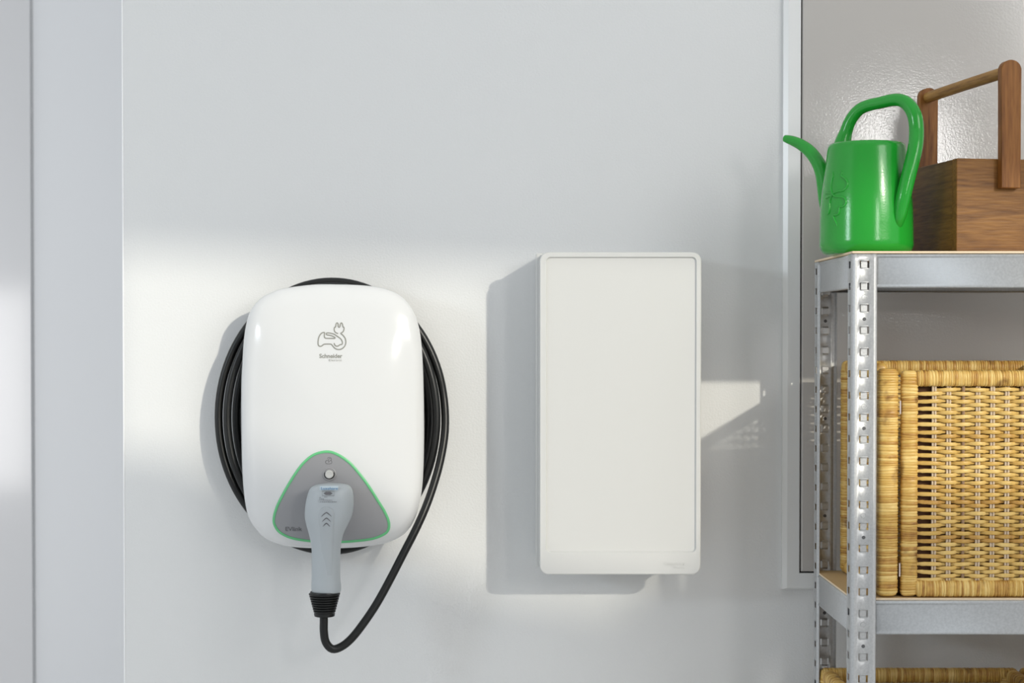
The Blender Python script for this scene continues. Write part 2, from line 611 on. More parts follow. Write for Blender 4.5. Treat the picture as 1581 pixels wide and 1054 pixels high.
bm = bmesh.new()
loft(bm, [tri_ring(0.0, -0.001), tri_ring(0.0003, 0.0012), tri_ring(0.0014, 0.0021), tri_ring(0.0034, 0.0022),
          tri_ring(0.0048, 0.0014), tri_ring(0.0052, -0.001)], False, False)
local(finish('light_ring', bm, M_ring), charger)
bm = bmesh.new()
base = tri_ring(0.0046, 0.0006)
rr = [base]
for s in (0.8, 0.6, 0.4, 0.2, 0.05):
    rr.append([Vector((TC.x + (p.x - TC.x) * s, 0, TC.z + (p.z - TC.z) * s)) for p in base])
for ring in rr[1:]:
    for p in ring: p.y = cover_y(p.x, p.z) - 0.0006
loft(bm, rr, False, True)
fascia = local(finish('fascia', bm, M_fascia), charger)
fs = lambda X, Z: cover_y(X, Z) - 0.0008

# button with its collar
bp_ = at(509.3, 731.2, -0.14)
by = cover_y(bp_.x, bp_.z) - 0.0006
MB = Matrix.Translation((bp_.x, by, bp_.z)) @ Matrix.Rotation(PI / 2, 4, 'X')
bm = bmesh.new()
lathe(bm, [(0.0128, -0.0005), (0.0120, 0.0012), (0.0108, 0.0016), (0.0098, 0.0008), (0.0092, -0.0005)], 40, M=MB, caps=False)
local(finish('button_collar', bm, M_fascia), charger)
bm = bmesh.new()
lathe(bm, [(0.0092, 0.0002), (0.0076, 0.0003)], 32, M=MB, caps=False)
local(finish('button_shade_ring', bm, M_black), charger)  # flat black ring painting the shade of the button's recess
bm = bmesh.new()
lathe(bm, [(0.0076, -0.001), (0.0076, 0.0055), (0.0070, 0.0066), (0.0055, 0.0069), (0.0050, 0.0063), (0.002, 0.0060)], 32, M=MB)
tag(local(finish('button', bm, M_button), charger), 'silver round push button')


def round_off(pts, it=2):
    for _ in range(it):
        q = [pts[0]]
        for a_, b_ in zip(pts, pts[1:]):
            q += [a_ * 0.75 + b_ * 0.25, a_ * 0.25 + b_ * 0.75]
        pts = q + [pts[-1]]
    return pts


def icon(bm, polys, ox, oy, sc, y, rad, surf):
    for pl in polys:
        pts = round_off([at(ox + u / sc, oy + v / sc, y) for u, v in pl])
        for p in pts: p.y = surf(p.x, p.z)
        tube(bm, pts, rad, 6, flat=0.45, up=Vector((0, 1, 0)))


CAR = [[(355, 385), (310, 390), (270, 430), (245, 490), (238, 560), (240, 610), (260, 635), (290, 640), (320, 622), (345, 598),
        (410, 596), (480, 596), (503, 630), (550, 680), (610, 700), (670, 688), (720, 645), (745, 580), (738, 510), (710, 460),
        (670, 420), (640, 402), (690, 378), (708, 330), (705, 288), (685, 292), (681, 240), (660, 208), (639, 225), (632, 292),
        (600, 292), (600, 232), (580, 208), (560, 225), (553, 290), (533, 290), (525, 340), (545, 385), (600, 408)],
       [(355, 385), (350, 430), (352, 475), (375, 493), (450, 494), (560, 495), (530, 465), (460, 438), (385, 430), (385, 394),
        (450, 395), (530, 415), (590, 460), (650, 500), (680, 550), (680, 605), (635, 605), (605, 635), (565, 635), (540, 612),
        (530, 580)]]
bm = bmesh.new()
icon(bm, CAR, 470, 480, 11.71, -0.15, 0.00125, lambda X, Z: cover_y(X, Z) - 0.0003)
local(finish('car_emblem', bm, M_print, recalc=True), charger)
cs = lambda X, Z: cover_y(X, Z) - 0.0001
bm = fit_text('Schneider', at(492.6, 552.6, -0.15), at(528.4, 552.6, -0.15), height=0.0078, bold=0.00025, surf=cs)
local(finish('lettering', bm, M_print, smooth=False), charger)
bm = fit_text('Electric', at(507.5, 557.3, -0.15), at(527.2, 557.3, -0.15), height=0.0034, spacing=1.25, surf=cs)
local(finish('lettering', bm, M_print, smooth=False), charger)
bm = fit_text('EVlink', at(439.5, 820.6, -0.14), at(465, 820.6, -0.14), height=0.0078, bold=0.0, surf=fs)
local(finish('lettering', bm, M_print2, smooth=False), charger)
LOCK = [[(622, 176), (606, 178), (606, 207), (662, 207), (662, 178), (645, 176)], [(622, 158), (632, 147), (650, 148), (660, 160), (655, 178)],
        [(635, 165), (625, 180), (642, 182), (632, 195)], [(640, 160), (648, 158)]]
bm = bmesh.new()
icon(bm, LOCK, 400, 680, 5.854, -0.14, 0.0005, fs)
local(finish('padlock_symbol', bm, M_print2), charger)

# ------------------------------------------------------------------ plug and its cable
YG = -0.190
SEC = [(746.3, 502, 524, 0.010, 2.0), (747.3, 494, 533, 0.018, 2.1), (749.5, 485, 539, 0.025, 2.3), (754, 479, 543, 0.030, 2.5),
       (763, 475.2, 545.2, 0.033, 2.5), (778, 472, 546, 0.034, 2.4), (795, 470.7, 543.7, 0.033, 2.3), (808, 472.6, 538, 0.031, 2.2),
       (820, 476, 532, 0.028, 2.1), (832, 479, 528, 0.026, 2.1), (846, 481, 526, 0.0245, 2.0), (866, 481.4, 525.4, 0.024, 2.0),
       (892, 481.2, 525.4, 0.024, 2.0), (902, 480.6, 526.6, 0.0248, 2.0), (911, 481, 526.4, 0.0245, 2.0), (914, 482.5, 525, 0.023, 2.0)]


SEC = [tuple(v) for v in catmull([Vector(q) for q in SEC], 4)]


def sec_at(py):
    for a, b in zip(SEC, SEC[1:]):
        if a[0] <= py <= b[0]:
            t = (py - a[0]) / (b[0] - a[0])
            return [a[k] + (b[k] - a[k]) * t for k in range(5)]
    return list(SEC[-1] if py > SEC[-1][0] else SEC[0])


def sp_(v, e):
    return math.copysign(abs(v) ** e, v)


def gun_ring(py, grow=0.0, n=40):
    _, xl, xr, hd, ex = sec_at(py)
    a, b = at(xl, py, YG), at(xr, py, YG)
    c, hw = (a + b) / 2, (b - a).length / 2 + grow
    return [Vector((c.x + hw * sp_(math.cos(2 * PI * k / n), 2 / ex), YG + (hd + grow) * sp_(math.sin(2 * PI * k / n), 2 / ex), c.z))
            for k in range(n)]


def gun_front(px, py, off=0.0):
    _, xl, xr, hd, ex = sec_at(py)
    cx, hw = (xl + xr) / 2, (xr - xl) / 2
    u = min(1, abs((px - cx) / hw))
    y = YG - hd * (1 - u ** ex) ** (1 / ex) - off
    return at(px, py, y)


plug = empty('charging_cable', at(505, 780, -0.15))
tag(plug, 'black charging cable looped behind the charger with blue-grey plug in its socket', 'cable')
bm = bmesh.new()
pys = sorted(set([s[0] for s in SEC] + [758, 770, 785, 802, 814, 826, 839, 856, 879, 907]))
loft(bm, [gun_ring(q[0]) for q in SEC])
local(finish('plug_handle', bm, M_gun, angle=70), plug)
bm = bmesh.new()
hc = at(508, 779, -0.15)
lathe(bm, [(0.031, -0.03), (0.031, 0.018), (0.033, 0.02), (0.033, 0.04), (0.03, 0.05)], 40,
      M=Matrix.Translation((hc.x, -0.135, hc.z)) @ Matrix.Rotation(PI / 2, 4, 'X'))
local(finish('plug_head', bm, M_gun), plug)
# thumb pad with three chevrons
bm = bmesh.new()
NP = 16
cols = []
padrows = [782, 783, 785, 788, 793, 800, 808, 818, 830, 842, 856, 872, 888]
for py in padrows:
    if py < 796:
        t = (796 - py) / 14
        w = 13.5 * math.sqrt(max(0.0, 1 - t * t)) + 0.2
    else:
        w = 13.5 - (py - 796) * 0.045
    off = 0.0022 * max(0, min(1, (882 - py) / 70))
    row = []
    for k in range(NP + 1):
        u = -1 + 2 * k / NP
        px = 503.5 + u * w
        edge = 1 - abs(u) ** 10
        row.append(bm.verts.new(gun_front(px, py, off * edge - 0.0004)))
    cols.append(row)
for A, B in zip(cols, cols[1:]):
    for k in range(NP):
        bm.faces.new((A[k], A[k + 1], B[k + 1], B[k]))
local(finish('thumb_pad', bm, M_pad, angle=60), plug)
for cy, w, h in ((791, 7.8, 6.2), (799.5, 6.6, 5.6), (807.5, 5.4, 5.0)):
    bm = bmesh.new()
    pts = [gun_front(504 + w * s, cy + h * abs(s) ** 1.3, 0.0022) for s in (-1, -0.7, -0.4, -0.15, 0, 0.15, 0.4, 0.7, 1)]
    tube(bm, pts, [0.0003, 0.0006, 0.0008, 0.0009, 0.0009, 0.0009, 0.0008, 0.0006, 0.0003], 6)
    local(finish('chevron', bm, M_print2), plug)
# maker's label and markings
bm = bmesh.new()
rows = []
for py in (749.8, 752, 754, 756.5):
    rows.append([bm.verts.new(gun_front(px, py, 0.0004)) for px in [493.5 + k * 3.6 for k in range(9)]])
for A, B in zip(rows, rows[1:]):
    for k in range(8): bm.faces.new((A[k], A[k + 1], B[k + 1], B[k]))
local(finish('maker_label', bm, M_blue_lbl), plug)
gs = lambda X, Z: gun_front(780 + X * F / 3.10, 520 - (Z - CZ) * F / 3.10, 0).y - 0.0016
bm = fit_text('Luxshare', at(495.5, 755.6, -0.222), at(521.5, 755.6, -0.222), height=0.0042, depth=0.0002, surf=gs)
local(finish('lettering', bm, M_blue, smooth=False), plug)
bm = bmesh.new()
gp = lambda px, py: gun_front(px, py, 0.0004)
tube(bm, [gp(*p) for p in ((497.6, 757.8), (516, 757.8), (516, 765), (497.6, 765))], 0.0003, 5, closed=True)
hexa = [gp(*p) for p in ((499.5, 761.3), (503, 758.8), (510, 758.8), (513.5, 761.3), (510, 763.8), (503, 763.8))]
bm.faces.new([bm.verts.new(p) for p in hexa])
for i, (a, b, y) in enumerate(((501, 506, 767), (493, 497, 768), (493, 500, 770), (491, 514, 772), (491, 520, 774.6))):
    x = a
    while x < b - 1:
        w = random.uniform(1.2, 3)
        tube(bm, [gp(x, y), gp(min(b, x + w), y)], 0.00045, 5)
        x += w + 0.8
local(finish('printed_marks', bm, M_print2), plug)
# ribbed strain relief
bm = bmesh.new()
prof = []
ptop, pbot = at(501, 915, YG), at(501, 951, YG)
H = ptop.z - pbot.z
r0, r1 = 24.5 / 862, 16.5 / 862
for i in range(8):
    a, b = i / 8, (i + 0.7) / 8
    ra = r0 + (r1 - r0) * a
    prof += [(ra * 0.93, -a * H * 0.84), (ra, -(a + 0.03) * H * 0.84), (ra * 0.985, -b * H * 0.84), (ra * 0.93, -(b + 0.02) * H * 0.84)]
prof += [(r1 * 0.96, -H * 0.85), (r1 * 1.0, -H * 0.88), (r1 * 0.96, -H * 0.985), (r1 * 0.9, -H), (0.011, -H), (0.009, -H + 0.004)]
prof = [(0.018, 0.003), (r0 * 0.9, 0.0025)] + prof
lathe(bm, prof, 40, M=Matrix.Translation(ptop))
local(finish('strain_relief', bm, M_rubber, angle=30), plug)
# cable: hanging bight, then four turns round the back housing
cp = [at(500, 944, YG), at(500, 958, YG), at(500, 974, YG), at(503, 991, -0.188), at(513, 1001.5, -0.185), at(527, 998, -0.180),
      at(543, 985, -0.175), at(562, 961, -0.168), at(582, 931, -0.158), at(603, 893, -0.147), at(623, 854, -0.137),
      at(641, 819, -0.127), at(656, 786, -0.116), at(669, 750, -0.10), at(680, 710, -0.085), at(687, 665, -0.072)]
turns = [(174.5, 175, 209, -0.060), (161.5, 161.5, 202, -0.072), (149.5, 148, 196, -0.040), (140, 136, 190, -0.024), (134, 132, 186, -0.012)]
NT = 28
for ti in range(4):
    for k in range(NT):
        f = k / NT
        ang = 2 * PI * f + 0.12
        if ti == 0 and ang < 0.1: continue
        mix = f
        a, b = turns[ti], turns[ti + 1]
        s = mix * mix * (3 - 2 * mix) if f > 0.5 else 0
        s = max(0, (f - 0.55) / 0.45); s = s * s * (3 - 2 * s)
        hr = a[0] + (b[0] - a[0]) * s; hl = a[1]; hh = a[2] + (b[2] - a[2]) * s; yy = a[3] + (b[3] - a[3]) * s
        cosv = math.cos(ang)
        hw = hr if cosv > 0 else hl
        cp.append(at(512.5 + hw * cosv, 643.5 - hh * math.sin(ang), yy))
cp += [at(630, 600, -0.02), at(600, 560, -0.03), at(560, 560, -0.05)]
bm = bmesh.new()
tube(bm, catmull(cp, 4), 0.0076, 14)
local(finish('cable', bm, M_rubber), plug)

# ------------------------------------------------------------------ white wall cabinet
enc = empty('wall_enclosure', at(955, 640, 0))
tag(enc, 'white rectangular wall enclosure with flat recessed door and rounded corners', 'enclosure')


def rrect(x0, x1, z0, z1, r, y, n=8):
    pts = []
    for cx, cz, a0 in ((x1 - r, z1 - r, 0), (x0 + r, z1 - r, PI / 2), (x0 + r, z0 + r, PI), (x1 - r, z0 + r, 1.5 * PI)):
        for k in range(n + 1):
            a = a0 + PI / 2 * k / n
            pts.append(Vector((cx + r * math.cos(a), y, cz + r * math.sin(a))))
    return pts


YD = -0.160
a, b = at(833, 887, YD), at(1083, 389, YD)
lx0, lz0, lx1, lz1 = a.x, a.z, b.x, b.z
a, b = at(842.5, 853, YD), at(1076, 396, YD)
ix0, iz0, ix1, iz1 = a.x, a.z, b.x, b.z
bm = bmesh.new()
R0 = 0.0165


def lid_ring(i, y):
    return rrect(lx0 + i, lx1 - i, lz0 + i, lz1 - i, R0 - i, y)


rings = [lid_ring(0.004, -0.142), lid_ring(0, -0.1425), lid_ring(0, -0.1575), lid_ring(0.0008, -0.1592), lid_ring(0.0022, -0.16)]
RI = 0.009
rings += [rrect(ix0, ix1, iz0, iz1, RI, -0.16), rrect(ix0 + 0.0006, ix1 - 0.0006, iz0 + 0.0006, iz1 - 0.0006, RI - 0.0006, -0.1597),
          rrect(ix0 + 0.0022, ix1 - 0.0022, iz0 + 0.0022, iz1 - 0.0022, RI - 0.002, -0.1560),
          rrect(ix0 + 0.003, ix1 - 0.003, iz0 + 0.003, iz1 - 0.003, RI - 0.0028, -0.1556)]
loft(bm, rings)
local(finish('door', bm, M_satin_white, angle=14), enc)
bm = bmesh.new()
a, b = at(828.5, 874, -0.12), at(1070, 391, -0.12)


def body_ring(i, y):
    return rrect(a.x + i, b.x - i, a.z + i, b.z - i, 0.010 - i, y)


loft(bm, [body_ring(0, -0.0005), body_ring(0, -0.136), body_ring(0.0015, -0.1405), body_ring(0.004, -0.1425)])
local(finish('back_box', bm, M_satin_white, angle=14), enc)
bm = bmesh.new()
a = at(827, 873, -0.13); b = at(834, 391, -0.13)
box(bm, a.x, b.x + 0.004, -0.1415, -0.118, a.z, b.z, 0.0028, 3)
local(finish('hinge_rail', bm, M_satin_white), enc)
bm = fit_text('Schneider', at(1024, 872.6, YD), at(1059, 872.6, YD), height=0.0072, bold=0.0002, depth=0.0007, surf=lambda X, Z: YD)
local(finish('raised_lettering', bm, M_satin_white, smooth=False), enc)
bm = fit_text('Electric', at(1040, 877.2, YD), at(1057, 877.2, YD), height=0.003, spacing=1.2, depth=0.0006, surf=lambda X, Z: YD)
local(finish('raised_lettering', bm, M_satin_white, smooth=False), enc)

# ------------------------------------------------------------------ shelving unit
SX0, SX1 = 0.573, 1.473
SYF, SYB = -0.450, -0.100
TOP = CZ + 0.1417
MID = CZ - 0.4327
LOW = CZ - 0.998
BOT = 0.14
shelf = empty('shelving_unit', (SX0, SYF, 0))
tag(shelf, 'galvanised steel shelving unit with slotted posts and fibreboard shelves', 'shelves')
PROF = [(0.0030, 0.0410), (0.0030, 0.0375), (0.0, 0.0345), (0.0, 0.0290), (0.0, 0.0120), (0.0, 0.0055), (0.0010, 0.0035),
        (0.0026, 0.0012), (0.0046, 0.0), (0.0065, 0.0006), (0.0078, 0.0012), (0.0120, 0.0012), (0.0280, 0.0012), (0.0325, 0.0012), (0.0345, 0.0002),
        (0.0368, 0.0), (0.0395, 0.0014), (0.0410, 0.0035)]
SLOTCOL = (3, 11)       # segments of PROF with slots
PITCH = 0.0361
Z_FIRST = at(1335, 408, SYF).z
slots = []
z = Z_FIRST
while z > 0.02:
    slots.append(z); z -= PITCH
POST_TOP = TOP - 0.0045


def post_bm(fx, fy):
    bm = bmesh.new()
    zs = [0.0]
    for s in reversed(slots): zs += [s - 0.0060, s + 0.0060]
    zs.append(POST_TOP)
    grid = [[bm.verts.new((x * fx, y * fy, z)) for (x, y) in PROF] for z in zs]
    for i in range(len(zs) - 1):
        slot = i % 2 == 1
        for k in range(len(PROF) - 1):
            if slot and k in SLOTCOL: continue
            q = (grid[i][k], grid[i][k + 1], grid[i + 1][k + 1], grid[i + 1][k])
            bm.faces.new(q if fx * fy > 0 else q[::-1])
    return bm


def tab_bm():
    """strap pressed inwards across one slot; local: x along the flange, y inwards, z up"""
    bm = bmesh.new()
    pr = [(0.0085, -0.0004), (0.0068, 0.0004), (0.0052, 0.0022), (-0.0052, 0.0022), (-0.0068, 0.0004), (-0.0085, -0.0004)]
    L1 = [[bm.verts.new((x, y + dy, z)) for (z, y) in pr] for x in (-0.0052, 0.0052) for dy in (0.0,)]
    L2 = [[bm.verts.new((x, y + 0.0011, z)) for (z, y) in pr] for x in (-0.0052, 0.0052)]
    n = len(pr)
    for k in range(n - 1):
        bm.faces.new((L1[0][k], L1[1][k], L1[1][k + 1], L1[0][k + 1]))
        bm.faces.new((L2[0][k], L2[0][k + 1], L2[1][k + 1], L2[1][k]))
        bm.faces.new((L1[0][k], L1[0][k + 1], L2[0][k + 1], L2[0][k]))
        bm.faces.new((L1[1][k], L2[1][k], L2[1][k + 1], L1[1][k + 1]))
    # small lips above and below the slot
    for s in (-1, 1):
        pts = [Vector((x, -0.0003, s * 0.0068)) for x in (-0.0074, -0.0062, 0.0062, 0.0074)]
        tube(bm, pts, [0.0003, 0.0011, 0.0011, 0.0003], 6)
    return bm


tab_o = finish('tab', tab_bm(), M_steel)
tab_me = tab_o.data
bpy.data.objects.remove(tab_o)
bmr = bmesh.new()
tube(bmr, [Vector((0.0042 * math.cos(t * PI / 8), -0.0001, 0.0042 * math.sin(t * PI / 8))) for t in range(16)], 0.0005, 6, closed=True)
ring_o = finish('embossed_ring', bmr, M_steel); ring_me = ring_o.data; bpy.data.objects.remove(ring_o)
bmr = bmesh.new()
bmesh.ops.create_cone(bmr, cap_ends=True, segments=16, radius1=0.003, radius2=0.003, depth=0.0006,
                      matrix=Matrix.Rotation(PI / 2, 4, 'X'))
M_hole = mat('bolt_hole_shadow', (0.10, 0.10, 0.105), 0.7)
hole_o = finish('bolt_hole', bmr, M_hole); hole_me = hole_o.data; bpy.data.objects.remove(hole_o)


def put(me, name, parent, loc, rz):
    o = bpy.data.objects.new(name, me)
    COL.objects.link(o)
    o.parent = parent
    o.location = loc
    o.rotation_euler = (0, 0, rz)
    return o


VIS = [s for s in slots if s > CZ - 0.66]
for fx, fy, px_, py_ in ((1, 1, SX0, SYF), (1, -1, SX0, SYB), (-1, 1, SX1, SYF), (-1, -1, SX1, SYB)):
    o = finish('post', post_bm(fx, fy), M_steel, shelf, angle=35, recalc=False)
    o.location = (px_ - SX0, py_ - SYF, 0)
    md = o.modifiers.new('thickness', 'SOLIDIFY'); md.thickness = 0.0014; md.offset = 0
    places = []
    for i, s in enumerate(slots):
        # on the flange along the front or back, and on the flange along the side
        places.append((i, 'tab', (0.020 * fx, 0.0012 * fy, s), 0 if fy > 0 else PI))
        places.append((i, 'tab', (0.0, 0.0205 * fy, s), -PI / 2 if fx > 0 else PI / 2))
        if i % 5 == 1 and i + 1 < len(slots):
            places.append((i, 'embossed_ring', (0.020 * fx, 0.0004 * fy, s - PITCH / 2), 0 if fy > 0 else PI))
        if i % 5 == 2 and i + 1 < len(slots):
            places.append((i, 'bolt_hole', (0.020 * fx, 0.0004 * fy, s - PITCH / 2), 0))
            if fy < 0: places.append((i, 'bolt_hole', (0.020 * fx, -0.0022, s - PITCH / 2), 0))
    rest = bmesh.new()
    for i, nm, loc, rz in places:
        me = {'tab': tab_me, 'embossed_ring': ring_me, 'bolt_hole': hole_me}[nm]
        if fx > 0 and slots[i] in VIS:
            put(me, nm, o, loc, rz)
        elif nm == 'tab':
            n0 = len(rest.verts)
            rest.from_mesh(me)
            rest.verts.ensure_lookup_table()
            bmesh.ops.transform(rest, matrix=Matrix.Translation(loc) @ Matrix.Rotation(rz, 4, 'Z'), verts=rest.verts[n0:])
    tag(finish('tab_row', rest, M_steel, o, recalc=False), kind='stuff')


def beam(name, p0, p1, inward, ztop, h=0.060):
    """folded sheet beam from p0 to p1 (xy), web outside, lips turned inward"""
    d = Vector((p1[0] - p0[0], p1[1] - p0[1], 0)); Ln = d.length; d.normalize()
    n = Vector((inward[0], inward[1], 0))
    pr = [(0.016, -0.006), (0.015, -0.0045), (0.002, -0.0040), (0.0006, -0.0048), (0.0, -0.0065), (0.0, -0.0085), (0.0012, -0.0100),
          (0.0012, -0.0115), (0.0012, -h + 0.006), (0.0004, -h + 0.003), (0.0004, -h + 0.001), (0.0014, -h), (0.012, -h + 0.0003)]
    bm = bmesh.new()
    G = []
    for s in (0, Ln):
        b0 = Vector((p0[0], p0[1], 0)) + d * s
        G.append([bm.verts.new(b0 + n * a_ + Vector((0, 0, ztop + z_))) for a_, z_ in pr])
    for k in range(len(pr) - 1):
        bm.faces.new((G[0][k], G[1][k], G[1][k + 1], G[0][k + 1]))
    o = finish(name, bm, M_steel, angle=25, recalc=False)
    md = o.modifiers.new('thickness', 'SOLIDIFY'); md.thickness = 0.0012; md.offset = 0
    return local(o, shelf)


for zt, thick in ((TOP, 0.004), (MID, 0.004), (LOW, 0.004), (BOT, 0.004)):
    e = 0.0022
    beam('front_beam', (SX0 + 0.030, SYF + e), (SX1 - 0.030, SYF + e), (0, 1), zt)
    beam('back_beam', (SX0 + 0.030, SYB - e), (SX1 - 0.030, SYB - e), (0, -1), zt)
    beam('side_beam', (SX0 + e, SYF + 0.012), (SX0 + e, SYB - 0.012), (1, 0), zt)
    beam('side_beam', (SX1 - e, SYF + 0.012), (SX1 - e, SYB - 0.012), (-1, 0), zt)
    bm = bmesh.new()
    if zt == TOP:
        box(bm, SX0, SX1, SYF, SYB, zt - 0.0038, zt, 0.0003, 1)
    else:
        box(bm, SX0 + 0.003, SX1 - 0.003, SYF + 0.006, SYB - 0.006, zt - 0.0036, zt, 0.0003, 1)
    o = finish('shelf_board', bm, M_mdf)
    o.data.materials.append(M_mdf_edge)
    for p in o.data.polygons:
        if abs(p.normal.z) < 0.5: p.material_index = 1
    local(o, shelf)

# ------------------------------------------------------------------ wicker baskets
BW, BD, BH = 0.362, 0.325, 0.3895   # width, depth, height to the rim


def wrapped(pts_fn, length, half_a, half_b, pitch, seed, ends=True):
    """a bundle bound with cane: pts_fn(s, a, b) -> Vector; s along it, a and b across"""
    rnd = random.Random(seed)
    bm = bmesh.new()
    lay = bm.verts.layers.float.new('tone')
    NSEG = 16
    rows = []
    s = 0.0
    while s < length - 1e-6:
        w = min(length - s, pitch * rnd.uniform(0.55, 1.15))
        if length - s - w < pitch * 0.4: w = length - s
        tone = rnd.random()
        skew = rnd.uniform(-0.0010, 0.0010)
        amp = rnd.uniform(0.0005, 0.0010)
        for f, h in ((0.0, -0.6), (0.12, 0.35), (0.35, 0.9), (0.65, 1.0), (0.9, 0.45)):
            rows.append((s + w * f, h * amp, tone, skew))
        s += w
    rows.append((length, -0.0005, 0.5, 0))
    V = []
    for (ss, h, tone, skew) in rows:
        e = 0.0
        if ends:
            dd = min(ss, length - ss)
            if dd < 0.008: e = (1 - dd / 0.008) ** 2 * min(half_a, half_b) * 0.45
        ring = []
        for k in range(NSEG):
            an = 2 * PI * k / NSEG
            ca, sa = sp_(math.cos(an), 0.72), sp_(math.sin(an), 0.72)
            v = bm.verts.new(pts_fn(ss + skew * ca, (half_a - e + h) * ca, (half_b - e + h) * sa))
            v[lay] = tone
            ring.append(v)
        V.append(ring)
    for A, B in zip(V, V[1:]):
        for k in range(NSEG):
            bm.faces.new((A[k], A[(k + 1) % NSEG], B[(k + 1) % NSEG], B[k]))
    bm.faces.new(V[0][::-1]); bm.faces.new(V[-1])
    return bm


def make_basket(name):
    """local frame: x right from the left side, y back from the front face, z up from the shelf"""
    root = empty(name)
    cp_w, cp_d = 0.0170, 0.0145
    RIM = BH

    def wb(nm, fn, length, ha, hb, pitch, seed):
        o = finish(nm, wrapped(fn, length, ha, hb, pitch, seed), M_wrap, root, angle=75)
        o['kind'] = 'stuff'
        return o
    ftop = BH - 0.0125
    # corner posts, bound all the way up
    for i, (cx, cy, top) in enumerate(((0.0185, 0.0155, ftop + 0.002), (BW - 0.0185, 0.0155, ftop + 0.002),
                                       (0.016, BD - 0.014, BH - 0.012), (BW - 0.016, BD - 0.014, BH - 0.012))):
        wb('corner_post', lambda s, a_, b_, cx=cx, cy=cy: Vector((cx + a_, cy + b_, 0.0015 + s)), top, cp_w, cp_d, 0.0052, 10 + i)
    # front panel frame
    px0, px1 = 0.0412, BW - 0.0412
    bwid = 0.0135
    for i, cx in enumerate((px0 + bwid, px1 - bwid)):
        wb('side_border', lambda s, a_, b_, cx=cx: Vector((cx + a_, 0.0145 + b_, 0.002 + s)), ftop - 0.002, bwid, 0.0105, 0.0058, 20 + i)
    sx0 = px0 + 0.022
    wb('top_border', lambda s, a_, b_: Vector((sx0 + s, 0.0135 + b_, ftop - 0.0130 + a_)), px1 - px0 - 0.044, 0.0130, 0.0120, 0.0047, 31)
    wb('bottom_border', lambda s, a_, b_: Vector((sx0 + s, 0.0135 + b_, 0.0145 + a_)), px1 - px0 - 0.044, 0.0135, 0.0120, 0.0047, 32)
    # back and side rims
    wb('back_rim', lambda s, a_, b_: Vector((s, BD - 0.013 + b_, RIM - 0.0135 + a_)), BW, 0.0130, 0.0115, 0.0050, 33)
    wb('side_rim', lambda s, a_, b_: Vector((0.0125 + b_, 0.034 + s, RIM - 0.0125 + a_)), BD - 0.060, 0.0115, 0.0115, 0.0050, 34)
    wb('side_rim', lambda s, a_, b_: Vector((BW - 0.0125 + b_, 0.034 + s, RIM - 0.0125 + a_)), BD - 0.060, 0.0115, 0.0115, 0.0050, 35)
    wb('side_foot', lambda s, a_, b_: Vector((0.0125 + b_, 0.034 + s, 0.0125 + a_)), BD - 0.060, 0.0115, 0.0115, 0.0050, 36)
    wb('side_foot', lambda s, a_, b_: Vector((BW - 0.0125 + b_, 0.034 + s, 0.0125 + a_)), BD - 0.060, 0.0115, 0.0115, 0.0050, 37)
    wb('back_foot', lambda s, a_, b_: Vector((0.03 + s, BD - 0.013 + b_, 0.0125 + a_)), BW - 0.06, 0.0115, 0.0115, 0.0050, 38)
    # woven front
    x_a, x_b = px0 + 2 * bwid - 0.004, px1 - 2 * bwid + 0.004
    st0 = px0 + 2 * bwid + 0.0275
    stp = 0.0243
    nst = int((x_b - 0.012 - st0) / stp) + 1
    z0, z1 = 0.026, ftop - 0.024
    PW = 0.00645
    nrow = int((z1 - z0) / PW)
    stakes_x = [st0 + i * stp for i in range(nst)]
    yw = 0.0125
    sm = []
    for double, mt in ((True, M_stake), (False, M_stake_dark)):
        bm = bmesh.new()
        for dx_ in ((-0.0021, 0.0021) if double else (0.0,)):
            tube(bm, [Vector((dx_, 0, z0 - 0.008)), Vector((dx_ * 1.1, 0.0002, (z0 + z1) / 2)), Vector((dx_, 0, z1 + 0.008))], 0.0019 if double else 0.0027, 8)
        o = finish('stake', bm, mt); sm.append(o.data); bpy.data.objects.remove(o)
    for i, x in enumerate(stakes_x):
        put(sm[1 if i % 4 == 2 else 0], 'stake', root, (x, yw, 0), 0)

    def weaver_mesh(par, seed, xs, xa, xb, amp, short):
        rnd = random.Random(seed)
        pts, rs = [], []
        step = stp / 6
        start = xa if not (short and par == 1) else xs[0] - 0.002
        x = start
        while x <= xb + 1e-6:
            ph = (x - xs[0]) / stp
            if ph < 0:
                yy = -amp * (1 if par == 0 else -1) * math.cos(PI * max(ph, -1) * 0.55)
            else:
                yy = -amp * math.cos(PI * ph + (0 if par == 0 else PI))
            yy = math.copysign(abs(yy / amp) ** 0.75, yy) * amp
            zz = 0.0006 * math.sin(ph * 2.1 + seed) + rnd.uniform(-0.00018, 0.00018)
            pts.append(Vector((x, yy, zz)))
            rs.append(0.00310 + 0.00030 * (1 if yy < 0 else -1) + rnd.uniform(-0.00022, 0.00022))
            x += step
        bm = bmesh.new()
        tube(bm, pts, rs, 8, flat=0.55, up=Vector((0, 1, 0)))
        o = finish('weaver', bm, M_cane); me = o.data; bpy.data.objects.remove(o)
        return me
    var = {(p, v): weaver_mesh(p, v * 2.3 + p, stakes_x, x_a, x_b, 0.0040, True) for p in (0, 1) for v in range(5)}
    for r in range(nrow):
        put(var[(r % 2, random.randrange(5))], 'weaver', root, (0, yw, z0 + PW * (r + 0.5)), 0)
    # woven left side (same weave, turned), right side and back as the same canes
    sxs = [0.045 + i * stp for i in range(int((BD - 0.075) / stp) + 1)]
    svar = {(p, v): weaver_mesh(p, 40 + v * 2.3 + p, sxs, 0.026, BD - 0.026, 0.0036, False) for p in (0, 1) for v in range(3)}
    zs0, zs1 = 0.024, BH - 0.023
    nr = int((zs1 - zs0) / 0.0080)
